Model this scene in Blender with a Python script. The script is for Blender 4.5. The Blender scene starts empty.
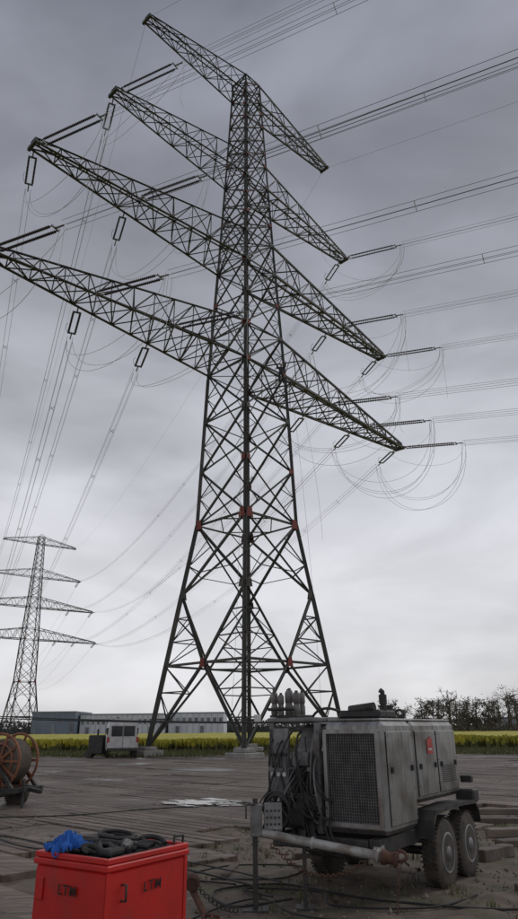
import bpy, math, random
from mathutils import Vector, Matrix, noise
random.seed(7)
V=Vector
scene=bpy.context.scene
COL=scene.collection
# ------------------------------------------------------------------ materials
def mat(name,c1,c2=None,scale=4.0,rough=0.7,metal=0.0,bump=0.0,detail=6.0,island=0.0,stretch=(1,1,1),lo=0.35,hi=0.65,rough2=None,c3=None,s3=0.6,f3=(0.55,0.7)):
    m=bpy.data.materials.new(name); m.use_nodes=True
    nt=m.node_tree; b=nt.nodes['Principled BSDF']
    b.inputs['Roughness'].default_value=rough; b.inputs['Metallic'].default_value=metal
    if c2 is None: c2=tuple(x*0.8 for x in c1)
    tc=nt.nodes.new('ShaderNodeTexCoord'); mp=nt.nodes.new('ShaderNodeMapping'); mp.inputs['Scale'].default_value=stretch
    nt.links.new(tc.outputs['Object'],mp.inputs['Vector'])
    n=nt.nodes.new('ShaderNodeTexNoise'); n.inputs['Scale'].default_value=scale; n.inputs['Detail'].default_value=detail; n.inputs['Roughness'].default_value=0.65
    nt.links.new(mp.outputs[0],n.inputs['Vector'])
    r=nt.nodes.new('ShaderNodeValToRGB'); r.color_ramp.elements[0].position=lo; r.color_ramp.elements[1].position=hi
    r.color_ramp.elements[0].color=(*c1,1); r.color_ramp.elements[1].color=(*c2,1)
    nt.links.new(n.outputs[0],r.inputs[0]); out=r.outputs[0]
    if c3:
        n3=nt.nodes.new('ShaderNodeTexNoise'); n3.inputs['Scale'].default_value=s3; n3.inputs['Detail'].default_value=5
        nt.links.new(tc.outputs['Object'],n3.inputs['Vector'])
        r3=nt.nodes.new('ShaderNodeMapRange'); r3.inputs[1].default_value=f3[0]; r3.inputs[2].default_value=f3[1]
        nt.links.new(n3.outputs[0],r3.inputs[0])
        mx=nt.nodes.new('ShaderNodeMixRGB'); mx.inputs[2].default_value=(*c3,1)
        nt.links.new(r3.outputs[0],mx.inputs[0]); nt.links.new(out,mx.inputs[1]); out=mx.outputs[0]
    if island>0:
        g=nt.nodes.new('ShaderNodeNewGeometry'); mr=nt.nodes.new('ShaderNodeMapRange')
        mr.inputs[3].default_value=1-island; mr.inputs[4].default_value=1+island
        nt.links.new(g.outputs['Random Per Island'],mr.inputs[0])
        mu=nt.nodes.new('ShaderNodeVectorMath'); mu.operation='SCALE'
        nt.links.new(out,mu.inputs[0]); nt.links.new(mr.outputs[0],mu.inputs['Scale']); out=mu.outputs[0]
    nt.links.new(out,b.inputs['Base Color'])
    if rough2 is not None:
        rr=nt.nodes.new('ShaderNodeMapRange'); rr.inputs[1].default_value=lo; rr.inputs[2].default_value=hi
        rr.inputs[3].default_value=rough; rr.inputs[4].default_value=rough2
        nt.links.new(n.outputs[0],rr.inputs[0]); nt.links.new(rr.outputs[0],b.inputs['Roughness'])
    if bump>0:
        bp=nt.nodes.new('ShaderNodeBump'); bp.inputs['Strength'].default_value=bump; bp.inputs['Distance'].default_value=0.02
        nt.links.new(n.outputs[0],bp.inputs['Height']); nt.links.new(bp.outputs[0],b.inputs['Normal'])
    return m
M_steel=mat('tower_green_steel',(0.04,0.044,0.038),(0.075,0.07,0.06),1.2,0.6,0.1,island=0.35,c3=(0.085,0.06,0.045),s3=.5,f3=(0.55,0.8))
M_red_primer=mat('red_primer',(0.26,0.05,0.03),(0.15,0.035,0.025),8,0.7)
M_conc=mat('concrete',(0.34,0.33,0.31),(0.22,0.21,0.19),3,0.9,bump=0.3)
M_ins=mat('insulator_brown_glaze',(0.03,0.022,0.02),(0.05,0.035,0.03),5,0.3)
M_fit=mat('galv_fitting',(0.12,0.12,0.125),(0.2,0.2,0.2),6,0.5,0.4)
M_alu=mat('aluminium_conductor',(0.17,0.17,0.18),(0.24,0.24,0.24),1,0.55,0.3)
M_alu2=mat('aluminium_jumper',(0.42,0.41,0.38),(0.5,0.49,0.46),1,0.5,0.2)
M_body=mat('weathered_stainless_sheet',(0.42,0.42,0.415),(0.22,0.215,0.205),3.0,0.26,0.7,bump=0.06,stretch=(5,5,0.5),rough2=0.48,c3=(0.13,0.112,0.092),s3=2.8,f3=(0.48,0.74))
M_body2=mat('grey_paint_dirty',(0.28,0.285,0.29),(0.15,0.15,0.145),5,0.5,0.25,bump=0.08,c3=(0.08,0.065,0.055),s3=3,f3=(0.5,0.75))
M_tube=mat('light_grey_tube',(0.42,0.42,0.4),(0.2,0.18,0.15),6,0.5,0.2,bump=0.08,lo=0.45,hi=0.75,c3=(.16,.12,.09),s3=5,f3=(.5,.7))
M_can=mat('canister_grey',(0.24,0.23,0.22),(0.13,0.12,0.11),6,0.45,0.3)
M_black=mat('black_rubber',(0.018,0.018,0.019),(0.035,0.032,0.03),8,0.7,bump=0.1)
M_tyre=mat('muddy_tyre',(0.03,0.029,0.028),(0.10,0.08,0.062),7,0.85,bump=0.2)
M_dark=mat('dark_metal',(0.032,0.032,0.034),(0.07,0.063,0.056),6,0.55,0.3)
M_rust=mat('rusty_steel',(0.14,0.065,0.04),(0.07,0.04,0.03),9,0.8,0.2,bump=0.2)
M_red=mat('red_paint',(0.62,0.02,0.015),(0.46,0.018,0.014),3,0.42,bump=0.03,c3=(0.22,0.05,0.035),s3=4,f3=(0.55,0.8))
M_dkred=mat('black_lettering',(0.03,0.01,0.01),None,3,0.5)
M_blue=mat('blue_cloth',(0.02,0.13,0.5),(0.012,0.08,0.32),14,0.85,bump=0.4)
M_orange=mat('orange_reel_paint',(0.30,0.11,0.05),(0.17,0.075,0.045),5,0.6,bump=0.1)
M_white=mat('white_paint_vehicle',(0.6,0.6,0.6),(0.42,0.41,0.4),3,0.4)
M_glass=mat('dark_glass',(0.02,0.025,0.03),None,2,0.12)
M_panel=mat('grey_window_band',(0.13,0.145,0.16),(0.24,0.255,0.27),.8,0.3,island=.4)
M_sticker=mat('red_sticker',(0.45,0.03,0.03),None,3,0.4)
M_trunk=mat('bark',(0.06,0.048,0.038),(0.1,0.085,0.065),3,0.9)
M_leaf=mat('spring_foliage',(0.05,0.054,0.03),(0.095,0.078,0.055),0.12,0.9,island=0.55)
M_far=mat('far_woodland',(0.06,0.066,0.06),(0.085,0.08,0.07),0.02,0.95,island=0.35)
M_grass=mat('grass_blades',(0.08,0.1,0.03),(0.13,0.12,0.05),1.5,0.85,island=0.4)
M_flower=mat('yellow_petals',(0.75,0.6,0.02),(0.65,0.5,0.02),3,0.7,island=0.15)
M_clod=mat('earth_clods',(0.14,0.11,0.085),(0.22,0.18,0.145),6,0.95,island=0.5,bump=0.3)
M_cloth=mat('dark_workwear',(0.02,0.022,0.03),(0.035,0.035,0.04),8,0.85)
M_skin=mat('skin',(0.45,0.27,0.2),None,5,0.6)
M_helmet=mat('white_helmet',(0.7,0.7,0.68),None,5,0.4)

# ------------------------------------------------------------------ mesh builder
class MB:
    def __init__(s,M=None): s.v=[];s.f=[];s.m=[];s.sm=[];s.M=M or Matrix.Identity(4)
    def add(s,vs,fs,mi=0,smooth=False):
        b=len(s.v); s.v+=[s.M@V(p) for p in vs]
        for f in fs: s.f.append([b+i for i in f]); s.m.append(mi); s.sm.append(smooth)
    def beam(s,p,q,w,mi=0,ref=(0,0,1)):
        p=V(p);q=V(q);d=q-p
        if d.length<1e-5:return
        z=d.normalized();r=V(ref)
        if abs(z.dot(r))>0.95:r=V((1,0,0))
        x=r.cross(z).normalized();y=z.cross(x)
        w=w*1.06
        t=w*0.16;o=w*0.33
        pr=[(0,0),(w,0),(w,t),(t,t),(t,w),(0,w)]
        vs=[e+x*(a-o)+y*(b-o) for e in(p,q) for a,b in pr]
        s.add(vs,[(i,(i+1)%6,(i+1)%6+6,i+6) for i in range(6)],mi)
    def sq(s,p,q,w,h=None,mi=0,ref=(0,0,1)):
        h=h or w;p=V(p);q=V(q);z=(q-p).normalized();r=V(ref)
        if abs(z.dot(r))>0.95:r=V((1,0,0))
        x=r.cross(z).normalized();y=z.cross(x)
        pr=[(-w/2,-h/2),(w/2,-h/2),(w/2,h/2),(-w/2,h/2)]
        vs=[e+x*a+y*b for e in(p,q) for a,b in pr]
        s.add(vs,[(i,(i+1)%4,(i+1)%4+4,i+4) for i in range(4)]+[(3,2,1,0),(4,5,6,7)],mi)
    def box(s,lo,hi,mi=0,bev=0.0,R=None):
        lo=V(lo);hi=V(hi);c=(lo+hi)/2;h=(hi-lo)/2
        b=min(bev,h.x*.9,h.y*.9,h.z*.9)
        if b<=0:
            vs=[V((sx*h.x,sy*h.y,sz*h.z)) for sz in(-1,1) for sy in(-1,1) for sx in(-1,1)]
            fs=[(0,2,3,1),(4,5,7,6),(0,1,5,4),(2,6,7,3),(0,4,6,2),(1,3,7,5)]
        else:
            vs=[];idx={}
            for sx in(-1,1):
                for sy in(-1,1):
                    for sz in(-1,1):
                        for k in range(3):
                            p=[sx*(h.x-b),sy*(h.y-b),sz*(h.z-b)];p[k]=(sx,sy,sz)[k]*h[k]
                            idx[(sx,sy,sz,k)]=len(vs);vs.append(V(p))
            fs=[]
            for k in range(3):
                a,c2=(k+1)%3,(k+2)%3
                for sg in(-1,1):
                    ring=[]
                    for(u,w) in((-1,-1),(1,-1),(1,1),(-1,1)):
                        t=[0,0,0];t[k]=sg;t[a]=u;t[c2]=w;ring.append(idx[(*t,k)])
                    if sg<0:ring.reverse()
                    fs.append(ring)
                for u in(-1,1):
                    for w in(-1,1):
                        t1=[0,0,0];t2=[0,0,0];t1[k]=-1;t2[k]=1;t1[a]=t2[a]=u;t1[c2]=t2[c2]=w
                        r=[idx[(*t1,a)],idx[(*t2,a)],idx[(*t2,c2)],idx[(*t1,c2)]]
                        if u*w<0:r.reverse()
                        fs.append(r)
            for sx in(-1,1):
                for sy in(-1,1):
                    for sz in(-1,1):
                        r=[idx[(sx,sy,sz,k)] for k in range(3)]
                        if sx*sy*sz<0:r.reverse()
                        fs.append(r)
        if R:vs=[R@p for p in vs]
        s.add([c+p for p in vs],fs,mi)
    def lathe(s,p,q,prof,seg=16,mi=0,smooth=True):
        p=V(p);q=V(q);z=(q-p);L=z.length;z=z/L;r=V((0,0,1)) if abs(z.z)<.9 else V((1,0,0))
        x=r.cross(z).normalized();y=z.cross(x);vs=[];fs=[]
        for(t,rad) in prof:
            for k in range(seg):
                a=2*math.pi*k/seg;vs.append(p+z*t*L+(x*math.cos(a)+y*math.sin(a))*rad)
        n=len(prof)
        for i in range(n-1):
            for k in range(seg):
                k2=(k+1)%seg;fs.append((i*seg+k,i*seg+k2,(i+1)*seg+k2,(i+1)*seg+k))
        s.add(vs,fs,mi,smooth)
        b0=[vs[k] for k in range(seg)];b1=[vs[(n-1)*seg+k] for k in range(seg)]
        if prof[0][1]>1e-4:s.add(b0,[tuple(reversed(range(seg)))],mi)
        if prof[-1][1]>1e-4:s.add(b1,[tuple(range(seg))],mi)
    def cyl(s,p,q,r,seg=12,mi=0,r2=None):
        s.lathe(p,q,[(0,r),(1,r if r2 is None else r2)],seg,mi)
    def tube(s,pts,r,seg=8,mi=0):
        pts=[V(p) for p in pts];n=len(pts);vs=[];x=None
        for i in range(n):
            t=(pts[min(i+1,n-1)]-pts[max(i-1,0)]).normalized()
            if x is None:
                rf=V((0,0,1)) if abs(t.z)<.9 else V((1,0,0));x=rf.cross(t).normalized()
            else:
                x=(x-t*x.dot(t)).normalized()
            y=t.cross(x)
            rr=r[i] if isinstance(r,(list,tuple)) else r
            for k in range(seg):
                a=2*math.pi*k/seg;vs.append(pts[i]+(x*math.cos(a)+y*math.sin(a))*rr)
        fs=[(i*seg+k,i*seg+(k+1)%seg,(i+1)*seg+(k+1)%seg,(i+1)*seg+k) for i in range(n-1) for k in range(seg)]
        s.add(vs,fs,mi,True)
        s.add(vs[:seg],[tuple(reversed(range(seg)))],mi);s.add(vs[-seg:],[tuple(range(seg))],mi)
    def torus(s,c,ax,R,r,seg=28,mi=0,sc=6):
        c=V(c);z=V(ax).normalized();rf=V((0,0,1)) if abs(z.z)<.9 else V((1,0,0));x=rf.cross(z).normalized();y=z.cross(x)
        vs=[];fs=[]
        for i in range(seg):
            a=2*math.pi*i/seg;d=x*math.cos(a)+y*math.sin(a)
            for k in range(sc):
                b=2*math.pi*k/sc;vs.append(c+d*(R+r*math.cos(b))+z*r*math.sin(b))
        for i in range(seg):
            for k in range(sc):
                i2=(i+1)%seg;k2=(k+1)%sc;fs.append((i*sc+k,i2*sc+k,i2*sc+k2,i*sc+k2))
        s.add(vs,fs,mi,True)
    def obj(s,name,mats,parent=None):
        me=bpy.data.meshes.new(name);me.from_pydata([tuple(p) for p in s.v],[],s.f)
        if not isinstance(mats,(list,tuple)):mats=[mats]
        for m in mats:me.materials.append(m)
        me.polygons.foreach_set('material_index',s.m);me.polygons.foreach_set('use_smooth',s.sm)
        me.update();o=bpy.data.objects.new(name,me);COL.objects.link(o)
        if parent:
            o.parent=parent;o.matrix_parent_inverse=parent.matrix_basis.inverted()
        return o
def empty(name,loc=(0,0,0),rz=0):
    e=bpy.data.objects.new(name,None);COL.objects.link(e);e.location=loc;e.rotation_euler=(0,0,rz);e.empty_display_size=.3
    e.matrix_basis=Matrix.Translation(loc)@Matrix.Rotation(rz,4,'Z');return e
def lerp(a,b,t):return V(a)*(1-t)+V(b)*t
def bez(p0,p1,p2,p3,n=14):
    o=[]
    for i in range(n+1):
        t=i/n;o.append(V(p0)*(1-t)**3+V(p1)*3*t*(1-t)**2+V(p2)*3*t*t*(1-t)+V(p3)*t**3)
    return o
# ------------------------------------------------------------------ pylon
HW=[(0,4.9),(16.4,2.71),(29.3,2.30),(41,1.80),(50.4,1.45),(62,1.02),(64.6,.95)]
def a_of(z):
    for(z0,a0),(z1,a1) in zip(HW,HW[1:]):
        if z<=z1:return a0+(a1-a0)*(z-z0)/(z1-z0)
    return HW[-1][1]
SG=[(-1,-1),(1,-1),(1,1),(-1,1)]
def C(i,z):
    a=a_of(z);s=SG[i%4];return V((s[0]*a,s[1]*a,z))
ARMS=[(29.7,23.0,3.6),(40.2,21.0,3.3),(50.4,15.2,2.8),(62.0,12.6,2.5)]
def build_tower_mesh():
    b=MB()
    for i in range(4):
        zs=[.55,5.9,11,16.4,29.3,41,50.4,64.6];ws=[.30,.30,.28,.25,.22,.19,.16]
        for z0,z1,w in zip(zs,zs[1:],ws):b.beam(C(i,z0),C(i,z1+.02),w,ref=(SG[i][0],SG[i][1],0))
        j=i+1
        mid=(C(i,5.9)+C(j,5.9))/2
        for A,B in((i,j),(j,i)):
            b.beam(C(A,.6),mid,.17)
            for k,t in((1,.33),(2,.66)):
                p=lerp(C(A,.6),mid,t);b.beam(p,C(A,.6+5.3*(t)),.08);b.beam(p,C(A,min(5.9,.6+5.3*(t+.33))),.075)
            b.beam(mid,C(A,11),.17)
            for t in(.33,.66):
                p=lerp(mid,C(A,11),t);b.beam(p,C(A,5.9+5.1*t),.08)
                b.beam(p,C(A,5.9+5.1*max(0,t-.33)),.07)
                b.beam(p,C(A,5.9+5.1*min(1,t+.33)),.07)
            b.beam(C(A,11),C(B,16.4),.16)
            p=lerp(C(A,11),C(B,16.4),.28);b.beam(p,C(A,13.2),.08);b.beam(p,lerp(C(B,11),C(A,16.4),.28) if A==i else p+V((0,0,.01)),.06)
            p=lerp(C(B,11),C(A,16.4),.75);b.beam(p,C(A,13.2),.07)
        b.beam(C(i,5.9),C(j,5.9),.15)
        b.beam(mid,(C(j,5.9)+C(j+1,5.9))/2,.10)
        b.beam(C(i,16.4),C(j,16.4),.14)
        b.beam((C(i,16.4)+C(j,16.4))/2,(C(j,16.4)+C(j+1,16.4))/2,.08)
        for z,sz,w in((5.9,.30,0),(16.4,.36,1),(11,.28,0)):
            nrm=(C(i,z)+C(j,z)).normalized();nrm.z=0;nrm.normalize();tang=(C(j,z)-C(i,z)).normalized()
            for P in([(C(i,z)+C(j,z))/2] if z==5.9 else [C(i,z)+tang*.28,C(j,z)-tang*.28]):
                P=P+nrm*.14;q=[P-tang*sz-V((0,0,sz)),P+tang*sz-V((0,0,sz)),P+tang*sz*.6+V((0,0,sz)),P-tang*sz*.6+V((0,0,sz))]
                b.add(q,[(0,1,2,3)],1 if z!=11 else 0)
    z=16.4
    stops=[29.7,33.3,40.2,43.5,50.4,53.2,62.0,64.6]
    zz=[z];prev=16.4
    for st in stops:
        wid=2*a_of((prev+st)/2);n=max(1,round((st-prev)/(wid*.78)))
        for q in range(n):zz.append(prev+(st-prev)*(q+1)/n)
        prev=st
    rnd=random.Random(3)
    for idx,(z0,z1) in enumerate(zip(zz,zz[1:])):
        w=.14 if z0<30 else(.115 if z0<50 else .095)
        for i in range(4):
            j=i+1
            b.beam(C(i,z0),C(j,z1),w);b.beam(C(j,z0),C(i,z1),w)
            if z0<50:
                X=(C(i,z0)+C(j,z0)+C(i,z1)+C(j,z1))/4;zm=(z0+z1)/2
                b.beam(C(i,zm),lerp(C(i,z0),X,.5),.06);b.beam(C(j,zm),lerp(C(j,z0),X,.5),.06)
                b.beam(C(i,zm),lerp(C(i,z1),X,.5),.06);b.beam(C(j,zm),lerp(C(j,z1),X,.5),.06)
            if any(abs(z1-s)<.01 for s in stops) or idx%2==1:b.beam(C(i,z1),C(j,z1),.09)
            t=(C(j,z0)-C(i,z0)).normalized();nr=V((t.y,-t.x,0));sz=.2 if z0<45 else .14
            for P in(C(i,z0)+t*.18+nr*.1,C(j,z0)-t*.18+nr*.1):
                b.add([P-t*sz-V((0,0,sz)),P+t*sz-V((0,0,sz)),P+t*sz+V((0,0,sz)),P-t*sz+V((0,0,sz))],[(0,1,2,3)],1 if rnd.random()<.5 else 0)
        if any(abs(z1-s)<.01 for s in stops):b.beam(C(0,z1),C(2,z1),.07);b.beam(C(1,z1),C(3,z1),.07)
    for i in range(4):b.beam(C(i,64.6),V((0,0,65.7)),.08)
    for s in(-.16,.16):
        for z0,z1 in((2.5,16.4),(16.4,29.3),(29.3,41),(41,50.4),(50.4,64)):
            f=lambda z:V((-(a_of(z)-.42)+s*.7,-(a_of(z)-.42)-s*.7,z))
            b.beam(f(z0),f(z1),.06)
    zc=2.6
    while zc<64:
        a=a_of(zc)-.42;b.sq(V((-a-.11,-a+.11,zc)),V((-a+.11,-a-.11,zc)),.035);zc+=.32
    for(z,L,h) in ARMS:
        for sg in(-1,1):
            n=max(5,round(L/2.0));a0=a_of(z);a1=a_of(z+h)
            cb=[];ct=[]
            for k in range(n+1):
                t=k/n
                x=sg*(a0+(L-a0)*t);yb=a0+(.42-a0)*t
                xt=sg*(a1+(L-a1)*t);yt=a1+(.30-a1)*t;zt=z+h+(.45-h)*t
                cb.append((V((x,-yb,z)),V((x,yb,z))));ct.append((V((xt,-yt,zt)),V((xt,yt,zt))))
            cw=.19 if L>16 else .145;bw=.095 if L>16 else .075
            for k in range(n):
                for s in(0,1):
                    b.beam(cb[k][s],cb[k+1][s],cw);b.beam(ct[k][s],ct[k+1][s],cw*.85)
                    if k%2==0:b.beam(cb[k][s],ct[k+1][s],bw)
                    else:b.beam(ct[k][s],cb[k+1][s],bw)
                    b.beam(cb[k+1][s],ct[k+1][s],bw*.85)
                b.beam(cb[k+1][0],cb[k+1][1],bw);b.beam(ct[k+1][0],ct[k+1][1],bw*.85)
                b.beam(cb[k][0],cb[k+1][1],bw);b.beam(cb[k][1],cb[k+1][0],bw)
                b.beam(ct[k][k%2],ct[k+1][1-k%2],bw*.85)
            b.sq(V((sg*L,-.6,z)),V((sg*L,.6,z)),.22,.3)
    return b
tower_loc=V((-1.0,50,0));tower_rz=math.radians(45)
tb=build_tower_mesh()
tw=tb.obj('lattice',[M_steel,M_red_primer])
pyl=empty('electricity_pylon',tower_loc,tower_rz);tw.parent=pyl
def foundations(parent,T):
    f=MB(T)
    for s in SG:
        x,y=s[0]*4.9,s[1]*4.9
        f.box((x-.85,y-.85,-.1),(x+.85,y+.85,.38),0,.05);f.box((x-.5,y-.5,.383),(x+.5,y+.5,.62),0,.04)
    return f.obj('foundations',M_conc,parent)
T1=pyl.matrix_basis.copy();foundations(pyl,T1)
def inst(loc,rz,sc):
    e=empty('electricity_pylon',loc,rz);e.scale=(sc,)*3
    e.matrix_basis=Matrix.Translation(loc)@Matrix.Rotation(rz,4,'Z')@Matrix.Scale(sc,4)
    o=bpy.data.objects.new('lattice',tw.data);COL.objects.link(o);o.parent=e
    return e
e2=inst(V((-81,239,0)),math.radians(36),1.06);T2=e2.matrix_basis.copy();foundations(e2,T2)
e3=inst(V((286,-115,0)),math.radians(60),1.0);T3=e3.matrix_basis.copy();foundations(e3,T3)
# ------------------------------------------------------------------ insulators and conductors
PH=[(50.4,14.9,15.2),(40.2,20.7,21.0),(40.2,12.6,21.0),(29.7,22.7,23.0),(29.7,15.6,23.0),(29.7,9.2,23.0)]
ib=MB();cond=[];jump=[]
def string(b,p,d,L=6.6,n=30,r=.1):
    d=d.normalized();s=d.cross(V((0,0,1))).normalized()
    b.sq(p,p+d*.5,.09,.09,1)
    p1=p+d*.5;p2=p+d*(L-.7)
    b.sq(p1-s*.3,p1+s*.3,.08,.12,1);b.sq(p2-s*.3,p2+s*.3,.08,.12,1)
    for o in(-.24,.24):
        prof=[(0,.03)]
        for k in range(n):
            t=.04+.92*k/n;prof+=[(t,.045),(t+.3/n,r),(t+.5/n,r),(t+.7/n,.045)]
        prof.append((1,.03))
        b.lathe(p1+s*o,p2+s*o,prof,7,0)
    b.sq(p2,p2+d*.7,.08,.08,1)
    b.tube(bez(p2-s*.3,p2-s*.5+V((0,0,.3)),p2-s*.5-d*.4+V((0,0,.4)),p2-s*.4-d*.7+V((0,0,.25)),6),.018,4,1)
    return p+d*L
def span(p,q,sag,n=40):
    return [lerp(p,q,i/n)-V((0,0,4*sag*(i/n)*(1-i/n))) for i in range(n+1)]
rj=random.Random(21)
for(z,xa,L) in PH:
    for sg in(-1,1):
        a0=a_of(z);t=(xa-a0)/(L-a0);w=a0+(.42-a0)*t
        ends=[]
        for ys,T,sag in((-1,T3,11),(1,T2,7.5)):
            P=T1@V((sg*xa,ys*w,z-.1));Q=T@V((sg*xa,-ys*w,z-.1))
            h=Q-P;hl=V((h.x,h.y,0)).length;d=V((h.x,h.y,h.z-4*sag)).normalized()
            if ys==-1:E=string(ib,P,d,6.5)
            else:E=string(ib,P,d,3.6,14,.09)
            hd=V((h.x,h.y,0))/hl
            F=Q-hd*5.5-V((0,0,.5));s=hd.cross(V((0,0,1)))
            for ox in(-.2,.2):
                for oz in(-.2,.2):
                    o=s*ox+V((0,0,oz));cond.append((span(E+o,F+o,sag*.97*rj.uniform(.985,1.015)),.0125))
            pts=span(E,F,sag*.97)
            for fr in(.05,.12,.2,.3,.4):
                c=pts[int(fr*40)]
                ib.sq(c-s*.2-V((0,0,.2)),c+s*.2+V((0,0,.2)),.03,.03,1);ib.sq(c+s*.2-V((0,0,.2)),c-s*.2+V((0,0,.2)),.03,.03,1)
            ends.append((E,s))
        base_d=rj.uniform(4.6,7.4) if sg>0 else rj.uniform(3.6,6.0)
        skew=rj.uniform(-.2,.35);nk=4 if sg>0 else rj.choice([2,3])
        for k in range(nk):
            rr=rj.uniform(-1.5,1.6);o=V(((k%2-.5)*.4,0,(k//2-.5)*.4));side=(T1.to_3x3()@V((sg,0,0)))*rj.uniform(-.6,1.5)
            A,B=ends[0][0]+o,ends[1][0]+o;dp=V((0,0,-(base_d+rr)))
            sk=skew+rj.uniform(-.12,.12)
            jump.append((bez(A,A+dp*(1.1+sk)+side,B+dp*(1.1-sk)+side,B,20),.0145))
        # slack lead from the clamp back under the arm
        if sg>0 or rj.random()<.6:
            A=ends[0][0];B=T1@V((sg*(xa-rj.uniform(3,5)),-w*.6,z-.2));dl=rj.uniform(3.5,7)
            jump.append((bez(A,A-V((0,0,dl)),B-V((0,0,dl*.9)),B,18),.0115))
        if rj.random()<.6:
            A=ends[0][0];j=V((rj.uniform(-.5,.5),rj.uniform(-.5,.5),0));ln=rj.uniform(3,7)
            jump.append((bez(A,A+V((0,0,-ln*.4))+j,A+V((0,0,-ln*.8))-j,A+V((0,0,-ln))+j*.5,12),.012))
# tag lines / hoisting ropes hanging beside the body
for(x_,y_,z0_,z1_,b_) in((3.2,-2.2,29.6,.4,1.6),(-3.0,-2.4,40,3,-1.2),(5.0,-1.6,29.6,16,1.5)):
    A=T1@V((x_,y_,z0_));B=T1@V((x_+b_,y_-.6,z1_));jump.append((bez(A,lerp(A,B,.33)+V((.3,0,-.6)),lerp(A,B,.66)+V((.5,0,-1.0)),B,16),.010))
for sg in(-1,1):
    for T,sag in((T2,5.5),(T3,9)):
        P=T1@V((sg*12.6,0,62.1));Q=T@V((sg*12.6,0,62.1));cond.append((span(P,Q,sag),.012))
for(z,xa,L) in PH:
    for sg in(-1,1):
        T=T2
        a0=a_of(z);t=(xa-a0)/(L-a0);w=a0+(.42-a0)*t
        P=T@V((sg*xa,-w,z-.1));Q=T1@V((sg*xa,w,z-.1));string(ib,P,((Q-P).normalized()-V((0,0,.1))),5.6)
        P2=T@V((sg*xa,w,z-.1));string(ib,P2,(P-Q).normalized()-V((0,0,.1)))
        P3=P2+(P-Q).normalized()*300;cond.append((span(P2,P3,8),.03))
ib.obj('insulator_strings',[M_ins,M_fit])
def curves(name,lst,m):
    cu=bpy.data.curves.new(name,'CURVE');cu.dimensions='3D';cu.bevel_depth=1.0;cu.bevel_resolution=1
    for pts,r in lst:
        sp=cu.splines.new('POLY');sp.points.add(len(pts)-1)
        for i,p in enumerate(pts):sp.points[i].co=(*p,1);sp.points[i].radius=r
    cu.materials.append(m);o=bpy.data.objects.new(name,cu);COL.objects.link(o);return o
curves('overhead_conductors',cond,M_alu)
curves('jumper_cables',jump,M_alu2)
# ------------------------------------------------------------------ ground
gm=mat('ground_soil_and_grass',(0.13,0.105,0.075),(0.085,0.095,0.04),0.35,0.95,bump=0.4,lo=0.42,hi=0.6)
g=MB();g.add([(-1500,-600,-.02),(1500,-600,-.02),(1500,2500,-.02),(-1500,2500,-.02)],[(0,1,2,3)]);g.obj('ground',gm)
dm=mat('churned_dirt',(0.19,0.15,0.115),(0.09,0.072,0.056),3.5,0.92,bump=0.8,detail=10,c3=(0.085,0.09,0.042),s3=1.1,f3=(0.5,0.7))
d=MB();nx,ny=170,190;x0,x1,y0,y1=-3.5,11.5,3.0,20.0;vs=[];fs=[]
for j in range(ny+1):
    for i in range(nx+1):
        x=x0+(x1-x0)*i/nx;y=y0+(y1-y0)*j/ny
        h=noise.noise(V((x*.7,y*.7,1)))*.04+noise.noise(V((x*2.6,y*2.6,4)))*.03+noise.noise(V((x*7,y*7,9)))*.016
        e=min(1,min(i,nx-i,j,ny-j)/8)
        vs.append((x,y,.01+(h+.02)*e-.015*(1-e)))
for j in range(ny):
    for i in range(nx):
        a=j*(nx+1)+i;fs.append((a,a+1,a+nx+2,a+nx+1))
d.add(vs,fs,0,True);d.obj('dirt_ground',dm)
# timber mats
wm=mat('timber_mat_wood',(0.215,0.168,0.135),(0.095,0.074,0.060),2.2,0.5,bump=0.6,detail=9,island=0.26,rough2=0.85,c3=(0.10,0.077,0.060),s3=.5,f3=(0.42,0.66))
nt=wm.node_tree
for n in nt.nodes:
    if n.type=='MAPPING':n.inputs['Rotation'].default_value=(0,0,math.radians(45));n.inputs['Scale'].default_value=(.35,5,1)
bs=nt.nodes['Principled BSDF'];lk=bs.inputs['Roughness'].links[0].from_socket
nw=nt.nodes.new('ShaderNodeTexNoise');nw.inputs['Scale'].default_value=.22;nw.inputs['Detail'].default_value=6
tcn=[n for n in nt.nodes if n.type=='TEX_COORD'][0];nt.links.new(tcn.outputs['Object'],nw.inputs['Vector'])
mw=nt.nodes.new('ShaderNodeMapRange');mw.inputs[1].default_value=.54;mw.inputs[2].default_value=.64;mw.inputs[3].default_value=1.1;mw.inputs[4].default_value=.5;nt.links.new(nw.outputs[0],mw.inputs[0])
mm=nt.nodes.new('ShaderNodeMath');mm.operation='MULTIPLY';nt.links.new(lk,mm.inputs[0]);nt.links.new(mw.outputs[0],mm.inputs[1]);nt.links.new(mm.outputs[0],bs.inputs['Roughness'])
bl=bs.inputs['Base Color'].links[0].from_socket
md2=nt.nodes.new('ShaderNodeMapRange');md2.inputs[1].default_value=.54;md2.inputs[2].default_value=.64;md2.inputs[3].default_value=1.0;md2.inputs[4].default_value=.62;nt.links.new(nw.outputs[0],md2.inputs[0])
vs_=nt.nodes.new('ShaderNodeVectorMath');vs_.operation='SCALE';nt.links.new(bl,vs_.inputs[0]);nt.links.new(md2.outputs[0],vs_.inputs['Scale']);nt.links.new(vs_.outputs[0],bs.inputs['Base Color'])
wb=MB()
ca,sa=math.cos(math.radians(-45)),math.sin(math.radians(-45))
ux=V((ca,sa,0));uy=V((-sa,ca,0))
def in_mats(p):
    x,y=p.x,p.y
    if y>47+1.5*math.sin(x*.3) or y<3.2 or x<-45 or x>45:return False
    if y>17.5:return True
    if x>3.6:return y>16.5
    if y>11.4+.3*x:return x<3.0
    if x<-1.6:return True
    return False
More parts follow.
